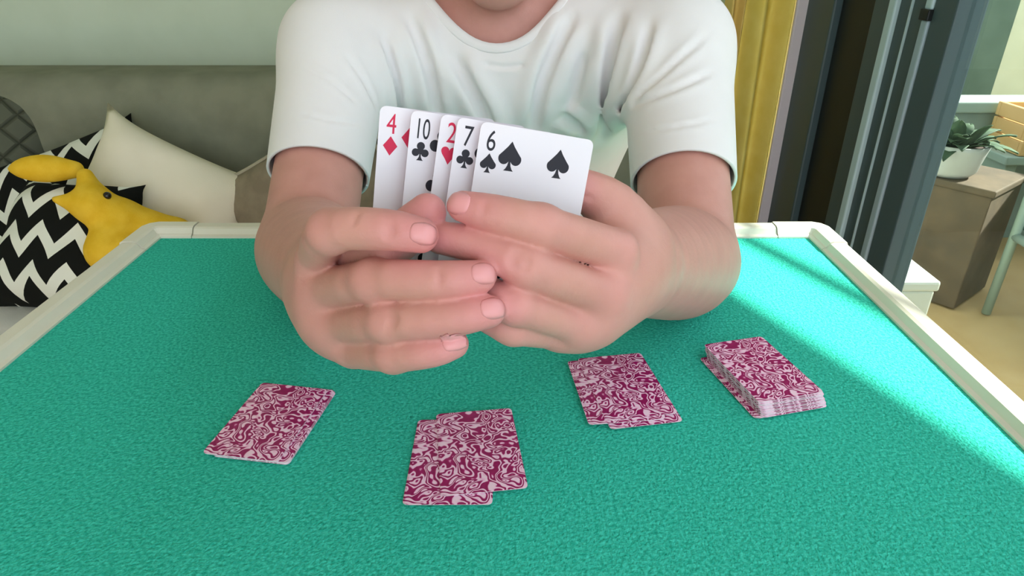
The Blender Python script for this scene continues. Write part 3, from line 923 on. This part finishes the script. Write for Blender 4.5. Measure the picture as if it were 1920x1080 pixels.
Vt, Ft = surface(torso, lo, hi, 0.0035)
Vt = relax(Vt, Ft, 1, 0.4)
Vb = np.concatenate([Va, Vt]); Fb = np.concatenate([Fa, Ft + len(Va)])
person = empty('person', (NX, 1.15, 0.43), 'person in a white t-shirt seated at the table holding a fan of five cards', 'person')
me = np_mesh('body', Vb, Fb)
redv = np.zeros(len(Vb), np.float32)
for (c, r, w) in red_pts:
    dd = np.linalg.norm(Vb - c, axis=1)
    redv = np.maximum(redv, w * np.clip(1.4 - dd / r, 0, 1))
at = me.attributes.new('red', 'FLOAT', 'POINT'); at.data.foreach_set('value', np.resize(redv, len(me.vertices)).astype(np.float32))
link('body', me, M['skin'], person)

# fingernails: curved plates lying on the finger backs
def nail(pts, rs, nrm, ln, wd, back=0.35):
    t = pts[3] - pts[2]; t /= np.linalg.norm(t)
    n = nrm - t * nrm.dot(t); n /= np.linalg.norm(n)
    s = np.cross(t, n)
    c = pts[3] + t * (rs[3] * back)
    nu, nv = 9, 9
    vs, fs = [], []
    for i in range(nu):
        for j in range(nv):
            u = -1 + 2 * i / (nu - 1); v = -1 + 2 * j / (nv - 1)
            # squircle outline
            uu = u * math.sqrt(max(0, 1 - 0.42 * v * v)); vv = v * math.sqrt(max(0, 1 - 0.42 * u * u))
            o_ = c + t * uu * ln / 2 + s * vv * wd / 2 + n * 0.02
            q = march(base_arms, o_, -n, 0.05)[0]
            if np.linalg.norm(q - pts[3]) > 0.016:
                q = pts[3] + (q - pts[3]) * 0 + (o_ - n * 0.02 - pts[3]) * 0.9 + n * rs[3] * 0.6
            lift = 0.00035 - 0.0009 * max(abs(u), abs(v)) ** 4
            vs.append(q + n * lift)
    for i in range(nu - 1):
        for j in range(nv - 1):
            fs.append((i * nv + j, i * nv + j + 1, (i + 1) * nv + j + 1, (i + 1) * nv + j))
    o = link('fingernail', mesh('fingernail', vs, fs), M['nail'], person, smooth=True)
    md = o.modifiers.new('thick', 'SOLIDIFY'); md.thickness = 0.0004; md.offset = 0
for (k, side, pts, rs) in nails:
    vd = CAM - pts[3]; vd /= np.linalg.norm(vd)
    if side < 0:
        up = {'index': 0.15, 'middle': 0.35, 'ring': 0.30, 'pinky': 0.2}[k]
        nail(pts, rs, vd + np.array([0.05, 0, up]), 0.0115, 0.0098 if k != 'pinky' else 0.0080, 0.25)
    elif k == 'index':
        nail(pts, rs, vd + np.array([0, 0, 0.25]), 0.0115, 0.0105, 0.2)

# eyes and hair
for s in (-1, 1):
    bm = bmesh.new(); bmesh.ops.create_uvsphere(bm, u_segments=16, v_segments=12, radius=0.0118)
    for f_ in bm.faces:
        cc = f_.calc_center_median()
        f_.material_index = 1 if cc.y < -0.0095 else 0
    bmesh.ops.translate(bm, verts=bm.verts, vec=Vector((HX + s * 0.032, 0.8105, 1.103)))
    me = bpy.data.meshes.new('eye'); bm.to_mesh(me); bm.free()
    link('eye', me, [M['eye'], M['iris']], person, smooth=True)
hm = Model(0.02)
hm.core = [Cap((HX, 0.918, 1.142), (HX, 0.872, 1.138), 0.093, 0.083)]
def haircut(p, d):
    line = np.where(p[:, 1] < 0.86, 1.155 - (p[:, 2] * 0), 1.155 - 1.0 * np.clip(p[:, 1] - 0.86, 0, 0.11))
    return np.maximum(d, (line - p[:, 2]) * 0.8)
hm.extra = haircut
lo, hi = hm.bounds()
V, Fq = surface(hm, lo, hi, 0.005)
link('hair', np_mesh('hair', V, Fq), M['hair'], person)

# t-shirt
shirt = Model(0.045)
shirt.core = torso_prims(0.0)
SL = 0.67
hemL, hemR = lerp(SHO_L, ELB_L, SL), lerp(SHO_R, ELB_R, SL)
extL, extR = lerp(SHO_L, ELB_L, SL + 0.12), lerp(SHO_R, ELB_R, SL + 0.12)
shirt.core += [Cap(SHO_L, extL, 0.064, 0.0535), Cap(SHO_R, extR, 0.064, 0.0535)]
flat = Model(0.045); flat.core = list(shirt.core)
FOLDS = [   # image polyline on the cloth, valley radius, ridge beside it
    ([(716, 55), (728, 105), (743, 155), (748, 215)], 0.0045, 1),
    ([(762, 18), (790, 85), (810, 145), (821, 215)], 0.0060, 1),
    ([(845, 92), (880, 160), (912, 215), (925, 260)], 0.0065, 1),
    ([(1083, 15), (1046, 85), (1012, 160), (1000, 240)], 0.0065, 1),
    ([(1162, 10), (1152, 100), (1138, 205), (1125, 260)], 0.0075, 1),
    ([(1220, 25), (1210, 110), (1180, 185), (1148, 240)], 0.0050, 1),
    ([(1098, 95), (1084, 145), (1070, 195)], 0.0060, 0.6),
    ([(1050, 212), (1092, 242)], 0.0060, 0.8),
    ([(645, 95), (682, 150), (706, 200)], 0.0028, 0.5),
    ([(560, 120), (620, 150), (665, 190)], 0.0020, 0.5),
    ([(548, 205), (610, 225), (680, 232)], 0.0020, 0.5),
    ([(1335, 58), (1268, 117), (1190, 188)], 0.0030, 0.5),
    ([(1348, 128), (1285, 160), (1190, 198)], 0.0030, 0.5),
    ([(1190, 250), (1260, 240), (1340, 225)], 0.0020, 0.5),
    ([(890, 118), (950, 128), (1000, 118)], 0.0022, 0.4),
]
fold_lines = []
for pl_, rad, rdg in FOLDS:
    q = np.array(pl_, float); seg = np.linalg.norm(np.diff(q, axis=0), axis=1); cum = np.append(0, np.cumsum(seg)) / seg.sum()
    tt = np.linspace(0, 1, 11)
    xs = np.interp(tt, cum, q[:, 0]); ys = np.interp(tt, cum, q[:, 1])
    for _ in range(2):
        xs[1:-1] = 0.5 * xs[1:-1] + 0.25 * (xs[:-2] + xs[2:]); ys[1:-1] = 0.5 * ys[1:-1] + 0.25 * (ys[:-2] + ys[2:])
    pts = np.array([hit(flat, x, y, 0.5) for x, y in zip(xs, ys)], np.float32)
    fold_lines.append((pts, rad, rdg))
def folds(p, d):
    lo, hi = p.min(0), p.max(0)
    out = d
    for pts, rad, rdg in fold_lines:
        m_ = rad * 8
        if np.any(pts.min(0) - m_ > hi) or np.any(pts.max(0) + m_ < lo):
            continue
        best = np.full(len(p), 9.0, np.float32); wt = np.zeros(len(p), np.float32)
        for k in range(len(pts) - 1):
            a, b = pts[k], pts[k + 1]; ba = b - a
            h = np.clip(((p - a) @ ba) / float(ba @ ba), 0, 1)
            r = np.linalg.norm(p - a - h[:, None] * ba, axis=1)
            u = (k + h) / (len(pts) - 1)
            t = np.clip(np.minimum(u / 0.3, (1 - u) / 0.25 + 0.35), 0, 1); t = t * t * (3 - 2 * t)
            upd = r < best
            best = np.where(upd, r, best); wt = np.where(upd, t, wt)
        s_ = rad * 0.9
        out = out + wt * (rad * 2.4 * np.exp(-(best / s_) ** 2) - rdg * rad * 1.25 * np.exp(-((best - 2.6 * s_) / (1.7 * s_)) ** 2))
    return out
shirt.extra = folds
lo, hi = shirt.bounds()
Vs, Fs = surface(shirt, lo, hi, 0.0032)
Vs = relax(Vs, Fs, 2, 0.45)
NC = np.array([NX - 0.009, 0.900, 1.000]); NA = np.array([0, -0.35, 0.94]); NA /= np.linalg.norm(NA); NR = 0.094
def g_neck(v):
    q = v - NC; h = q @ NA; w = q - h[:, None] * NA
    r = np.linalg.norm(w, axis=1)
    return np.where(h > -0.06, r - NR, 1.0)
def g_hem(v, SHO, ELB, hem):
    ax = (ELB - SHO) / np.linalg.norm(ELB - SHO)
    q = v - SHO; h = q @ ax; r = np.linalg.norm(q - h[:, None] * ax, axis=1)
    g = np.linalg.norm(hem - SHO) - h
    return np.where((r < 0.085) & (h > 0.05), g, 1.0)
def clip(V, polys, g):
    """cut a mesh along g = 0 and keep the side where g > 0"""
    V = list(V); new = {}; out = []
    def cut(a, b):
        k = (min(a, b), max(a, b))
        if k not in new:
            t = g[a] / (g[a] - g[b]); new[k] = len(V); V.append(V[a] + t * (V[b] - V[a])); 
        return new[k]
    sg = g > 0
    for f_ in polys:
        ss = [sg[v] for v in f_]
        if all(ss): out.append(f_); continue
        if not any(ss): continue
        q = []
        for x in range(len(f_)):
            a, b = f_[x], f_[(x + 1) % len(f_)]
            if sg[a]: q.append(a)
            if sg[a] != sg[b]: q.append(cut(a, b))
        if len(q) > 2: out.append(q)
    return np.array(V), out
polys = Fs.tolist()
for fn in (g_neck, lambda v: g_hem(v, SHO_L, ELB_L, hemL), lambda v: g_hem(v, SHO_R, ELB_R, hemR), lambda v: v[:, 2] - 0.47):
    Vs, polys = clip(Vs, polys, fn(Vs))
used = sorted({v for f_ in polys for v in f_}); rm = {v: i for i, v in enumerate(used)}
sh = link('t_shirt', mesh('t_shirt', Vs[used], [[rm[v] for v in f_] for f_ in polys]), M['shirt'], person, smooth=True)
md = sh.modifiers.new('cloth', 'SOLIDIFY'); md.thickness = 0.003; md.offset = -1
# neck band, sleeve hems
s1 = np.array([1.0, 0, 0]); s2 = np.cross(NA, s1)
ring = []
for k in range(72):
    an = 2 * math.pi * k / 72
    o_ = NC + NA * 0.16 + (NR + 0.001) * (math.cos(an) * s1 + math.sin(an) * s2)
    ring.append(march(shirt, o_, -NA, 0.4)[0])
ring = np.array(ring)
for _ in range(3):
    ring = 0.5 * ring + 0.25 * (np.roll(ring, 1, 0) + np.roll(ring, -1, 0))
vs, fs = [], []
for k in range(72):
    w = ring[k] - NC; w -= NA * w.dot(NA); w /= np.linalg.norm(w)
    nn = flat(np.array([ring[k] + 0.002 * a for a in (np.array([1, 0, 0]), np.array([0, 1, 0]), np.array([0, 0, 1]))])) - flat(ring[k][None])
    nn = nn / np.linalg.norm(nn)
    tt = w - nn * w.dot(nn); tt /= np.linalg.norm(tt)
    for (a, b) in ((-0.003, -0.003), (-0.002, 0.0008), (0.002, 0.0014), (0.008, 0.0012), (0.0095, -0.0002), (0.008, -0.004)):
        vs.append(ring[k] + tt * a + nn * b)
for k in range(72):
    for q in range(6):
        fs.append((k * 6 + q, k * 6 + (q + 1) % 6, ((k + 1) % 72) * 6 + (q + 1) % 6, ((k + 1) % 72) * 6 + q))
me = mesh('neck_band', vs, fs)
bm = bmesh.new(); bm.from_mesh(me); bmesh.ops.recalc_face_normals(bm, faces=bm.faces); bm.to_mesh(me); bm.free()
nb = link('neck_band', me, M['shirt'], None, smooth=True); nb.parent = sh

# trousers and shoes under the table
tr_ = Model(0.04)
HPL, HPR = np.array([-0.105, 1.16, 0.515]), np.array([0.085, 1.16, 0.515])
KNL, KNR = np.array([-0.17, 0.74, 0.535]), np.array([0.15, 0.74, 0.535])
FTL, FTR = np.array([-0.17, 0.78, 0.10]), np.array([0.15, 0.78, 0.10])
tr_.core = [Cap(HPL + np.array([0, 0.03, 0.03]), HPR + np.array([0, 0.03, 0.03]), 0.10, 0.10)]
tr_.limbs = [([Cap(HPL, KNL, 0.085, 0.066), Cap(KNL, FTL, 0.066, 0.050)], 0.02, 0.04), ([Cap(HPR, KNR, 0.085, 0.066), Cap(KNR, FTR, 0.066, 0.050)], 0.02, 0.04)]
lo, hi = tr_.bounds(); V, Fq = surface(tr_, lo, hi, 0.008)
link('trousers', np_mesh('trousers', V, Fq), M['trousers'], person)
for FT in (FTL, FTR):
    s_ = Model(0.03)
    s_.core = [Cap(FT + np.array([0, 0.02, -0.055]), FT + np.array([0, -0.15, -0.062]), 0.042, 0.036), Cap(FT + np.array([0, 0.02, -0.05]), FT, 0.042, 0.042)]
    s_.extra = lambda p, d: np.maximum(d, 0.002 - p[:, 2])
    lo, hi = s_.bounds(); V, Fq = surface(s_, lo, hi, 0.006)
    link('shoe', np_mesh('shoe', V, Fq), M['shoe'], person)

# ------------------------------------------------------------------ playing cards
CW, CH, CT = 0.0585, 0.0885, 0.00032
def card_mesh():
    r, n = 0.0032, 5
    out = []
    for (cx, cy, a0) in ((CW / 2 - r, CH / 2 - r, 0), (-CW / 2 + r, CH / 2 - r, 90), (-CW / 2 + r, -CH / 2 + r, 180), (CW / 2 - r, -CH / 2 + r, 270)):
        for k in range(n):
            a = math.radians(a0 + 90 * k / (n - 1)); out.append((cx + r * math.cos(a), cy + r * math.sin(a)))
    k = len(out)
    vs = [(x, y, CT / 2) for x, y in out] + [(x, y, -CT / 2) for x, y in out]
    fs = [tuple(range(k)), tuple(range(2 * k - 1, k - 1, -1))] + [(i, k + i, k + (i + 1) % k, (i + 1) % k) for i in range(k)]
    me = mesh('playing_card', vs, fs)
    for mt in ('card_white', 'card_back', 'card_edge'):
        me.materials.append(M[mt])
    me.polygons[1].material_index = 1
    for p in me.polygons[2:]:
        p.material_index = 2
    return me
CARD = card_mesh()
def frame_mat(c, x, y):
    x = Vector(map(float, x)).normalized(); y = Vector(map(float, y)); z = x.cross(y).normalized(); y = z.cross(x)
    Mx = Matrix((x, y, z)).transposed().to_4x4(); Mx.translation = Vector(map(float, c))
    return Mx
def card(Mx, label, group=None):
    o = bpy.data.objects.new('playing_card', CARD); COL.objects.link(o)
    o.matrix_world = Mx
    return tag(o, label, 'playing card', group)
def pile_card(h, label, group, left=None, right=None, jx=0.0, jy=0.0, ja=0.0):
    """a face-down card lying h above the felt, from the far and near ends of its left or right edge"""
    a, b = left or right
    g1, g2 = ground(a[0], a[1], TOP + h), ground(b[0], b[1], TOP + h)
    up = g1 - g2; up[2] = 0; up /= np.linalg.norm(up)
    ca, sa = math.cos(ja), math.sin(ja)
    up = np.array([up[0] * ca - up[1] * sa, up[0] * sa + up[1] * ca, 0])
    rt = np.array([up[1], -up[0], 0])
    c = (g1 + g2) / 2 + rt * (CW / 2 if left else -CW / 2) + rt * jx + up * jy
    c[2] = TOP + h
    return card(frame_mat(c, -rt, up), label, group)
st = CT * 1.12
h0 = 0.0014
# pile at the left
Lp1 = ((492, 717), (378, 850)); Rp1 = ((638, 724), (541, 872))
g = 'cards in the pile nearest the left rim'
pile_card(h0, 'lowest card of the leftmost face-down pile, its near corner sticking out', g, right=Rp1, jy=-0.004)
for k in range(1, 4):
    pile_card(h0 + st * k, 'patterned card in the middle of the leftmost face-down pile', g, right=Rp1, jx=-0.0006 * k, jy=-0.0035 + 0.0005 * k, ja=0.006 * k)
for k in range(4, 6):
    pile_card(h0 + st * k, 'patterned card lying second or third from the top of the leftmost pile', g, left=Lp1, jx=0.0006, jy=-0.0004 * (k - 4))
pile_card(h0 + st * 6, 'top card of the leftmost face-down pile', g, left=Lp1)
# pile at the front
Lp2 = ((784, 788), (754, 946)); Rp2 = ((958, 763), (991, 918))
g = 'cards in the pile nearest the camera'
for k in range(0, 3):
    pile_card(h0 + st * k, 'patterned card low in the front pile, shifted towards the camera', g, left=Lp2, jx=0.0004 * k)
pile_card(h0 + st * 3, 'upper of the cards shifted left in the front pile', g, left=Lp2, jx=0.001)
for k in range(4, 6):
    pile_card(h0 + st * k, 'patterned card just under the top of the front pile', g, right=Rp2, jx=-0.0008, ja=0.004)
pile_card(h0 + st * 6, 'top card of the face-down pile nearest the camera', g, right=Rp2)
# pile right of the hands
Lp3 = ((1062, 677), (1103, 798)); Rp3 = ((1198, 657), (1281, 790))
g = 'cards in the pile right of the middle'
for k in range(0, 3):
    pile_card(h0 + st * k, 'patterned card low in the right-middle pile, its near edge sticking out', g, right=Rp3, jy=-0.0074)
for k in range(3, 5):
    pile_card(h0 + st * k, 'patterned card shifted left in the middle of the right-middle pile', g, left=Lp3, jx=0.0006)
pile_card(h0 + st * 5, 'card just under the top of the right-middle pile', g, left=Lp3, jx=0.003, ja=0.01)
pile_card(h0 + st * 6, 'top card of the right-middle pile between the front pile and the thick stack', g, right=Rp3, jy=0.003)
# thick stack at the right
g = 'cards in the thick stack at the right'
L4 = ((1318, 645), (1425, 757))
NS = 27
topo = pile_card(h0 + st * NS, 'top card of the thick stack nearest the sunlit felt', g, left=L4)
mt = topo.matrix_world
yv = np.array(mt.col[1][:3]); xv = np.array(mt.col[0][:3]); ct = np.array(mt.translation)
rnd = random.Random(5)
for k in range(NS):
    f_ = k / NS
    slide = -0.0085 * (1 - f_) + rnd.uniform(-0.0006, 0.0006)
    side = rnd.uniform(-0.0007, 0.0007)
    lab = 'card inside the thick stack of face-down cards at the right'
    if k == 0:
        slide, side, lab = -0.006, 0.006, 'bottom card of the thick stack, peeking out at its left corner'
    if k == 1:
        slide, side = -0.007, 0.0045
        lab = 'second lowest card of the thick stack at the right'
    c = ct + yv * slide + xv * side; c[2] = TOP + h0 + st * k
    card(frame_mat(c, xv, yv), lab, g)

# the fanned hand
def poly_mesh(name, pts, h=0.00006):
    n = len(pts)
    vs = [(x, y, 0) for x, y in pts] + [(x, y, h) for x, y in pts]
    fs = [tuple(range(n))[::-1], tuple(range(n, 2 * n))] + [(i, (i + 1) % n, n + (i + 1) % n, n + i) for i in range(n)]
    return mesh(name, vs, fs)
def arc(cx, cy, r, a0, a1, n=12):
    return [(cx + r * math.cos(math.radians(a0 + (a1 - a0) * k / n)), cy + r * math.sin(math.radians(a0 + (a1 - a0) * k / n))) for k in range(n + 1)]
def suit_outline(s):
    if s == 'diamond':
        return [(0, -0.56), (0.22, -0.26), (0.42, 0), (0.22, 0.26), (0, 0.56), (-0.22, 0.26), (-0.42, 0), (-0.22, -0.26)]
    if s == 'heart':
        rt = [(0, -0.55), (0.20, -0.24), (0.40, 0.02)] + arc(0.235, 0.22, 0.235, -20, 170, 10)
        return rt + [(-x, y) for x, y in rt[::-1] if x > 1e-6]
    if s == 'spade':
        rt = [(0.0, -0.55), (0.20, -0.55), (0.13, -0.48), (0.07, -0.36), (0.04, -0.20)] + arc(0.245, -0.10, 0.225, 210, 385, 10) + [(0.30, 0.16), (0.13, 0.36), (0, 0.55)]
        return rt + [(-x, y) for x, y in rt[::-1] if x > 1e-6]
    rt = [(0.0, -0.55), (0.20, -0.55), (0.12, -0.46), (0.06, -0.34), (0.045, -0.18)] + arc(0.27, -0.10, 0.225, 200, 440, 12) + arc(0, 0.28, 0.235, -48, 90, 9)
    return rt + [(-x, y) for x, y in rt[::-1] if x > 1e-6]
def font_mesh(txt, size):
    cu = bpy.data.curves.new('glyph', 'FONT'); cu.body = txt; cu.size = size; cu.align_x = 'CENTER'; cu.align_y = 'CENTER'
    cu.extrude = 0.00003; cu.offset = 0.0
    ob = bpy.data.objects.new('glyph', cu); COL.objects.link(ob)
    bpy.context.view_layer.update()
    me = bpy.data.meshes.new_from_object(ob.evaluated_get(bpy.context.evaluated_depsgraph_get()))
    bpy.data.objects.remove(ob); bpy.data.curves.remove(cu)
    return me
ROWS = {4: [(-1, 1), (1, 1), (-1, -1), (1, -1)], 2: [(0, 1), (0, -1)],
        6: [(-1, 1), (1, 1), (-1, 0), (1, 0), (-1, -1), (1, -1)],
        7: [(-1, 1), (1, 1), (-1, 0), (1, 0), (-1, -1), (1, -1), (0, 0.5)],
        10: [(-1, 1), (1, 1), (-1, 0.34), (1, 0.34), (-1, -0.34), (1, -0.34), (-1, -1), (1, -1), (0, 0.67), (0, -0.67)]}
HAND = [  # rank, suit, top-left corner in the image, turn, label
    (4, 'diamond', (713, 197), 7.0, 'four of diamonds, leftmost card of the fan'),
    (10, 'club', (772, 206), 8.0, 'ten of clubs, second card from the left in the fan'),
    (2, 'heart', (828, 213), 9.5, 'two of hearts, middle card of the fan'),
    (7, 'club', (859, 219), 9.5, 'seven of clubs, partly hidden behind the six of spades'),
    (6, 'spade', (903, 227), 9.5, 'six of spades, front card of the fan with its face fully open'),
]
for i, (rank, suit, tl, ang, lab) in enumerate(HAND):
    a = math.radians(-ang)
    rt = _R * math.cos(a) + _U * math.sin(a); up = -_R * math.sin(a) + _U * math.cos(a)
    # the fan leans back: its lower and right sides lie farther from the camera
    tn = Vector(-_F + _R * 0.27 - _U * 0.27).normalized()
    rt = rt - np.array(tn) * rt.dot(np.array(tn)); rt /= np.linalg.norm(rt)
    up = np.cross(np.array(tn), rt)
    c = P(tl[0], tl[1], 0.3185 + 0.0019 * (4 - i)) + rt * CW / 2 - up * CH / 2
    o = card(frame_mat(c, rt, up), lab, 'cards held in the hand')
    ink = M['ink_red'] if suit in ('diamond', 'heart') else M['ink_black']
    zt = CT / 2 + 0.00002
    ol = suit_outline(suit)
    big = poly_mesh('pip', [(x * 0.0125, y * 0.0130) for x, y in ol]); big.materials.append(ink)
    small = poly_mesh('corner_pip', [(x * 0.0085, y * 0.0085) for x, y in ol]); small.materials.append(ink)
    def put(nm, me_, x, y, rot=0.0):
        q = bpy.data.objects.new(nm, me_); COL.objects.link(q); q.parent = o
        q.location = (x, y, zt); q.rotation_euler = (0, 0, rot)
        return q
    for (cx, cy) in ROWS[rank]:
        put('pip', big, cx * CW * 0.215, cy * 0.0300, math.pi if cy < 0 else 0)
    gm = font_mesh(str(rank), 0.0125); gm.name = 'rank'; gm.materials.clear(); gm.materials.append(ink)
    sxx = 0.62 if rank == 10 else 0.82
    for s in (1, -1):
        q = put('rank', gm, -s * (CW / 2 - 0.0062), s * (CH / 2 - 0.0088), 0 if s > 0 else math.pi)
        q.scale = (sxx, 1.12, 1)
        put('corner_pip', small, -s * (CW / 2 - 0.0062), s * (CH / 2 - 0.0190), 0 if s > 0 else math.pi)
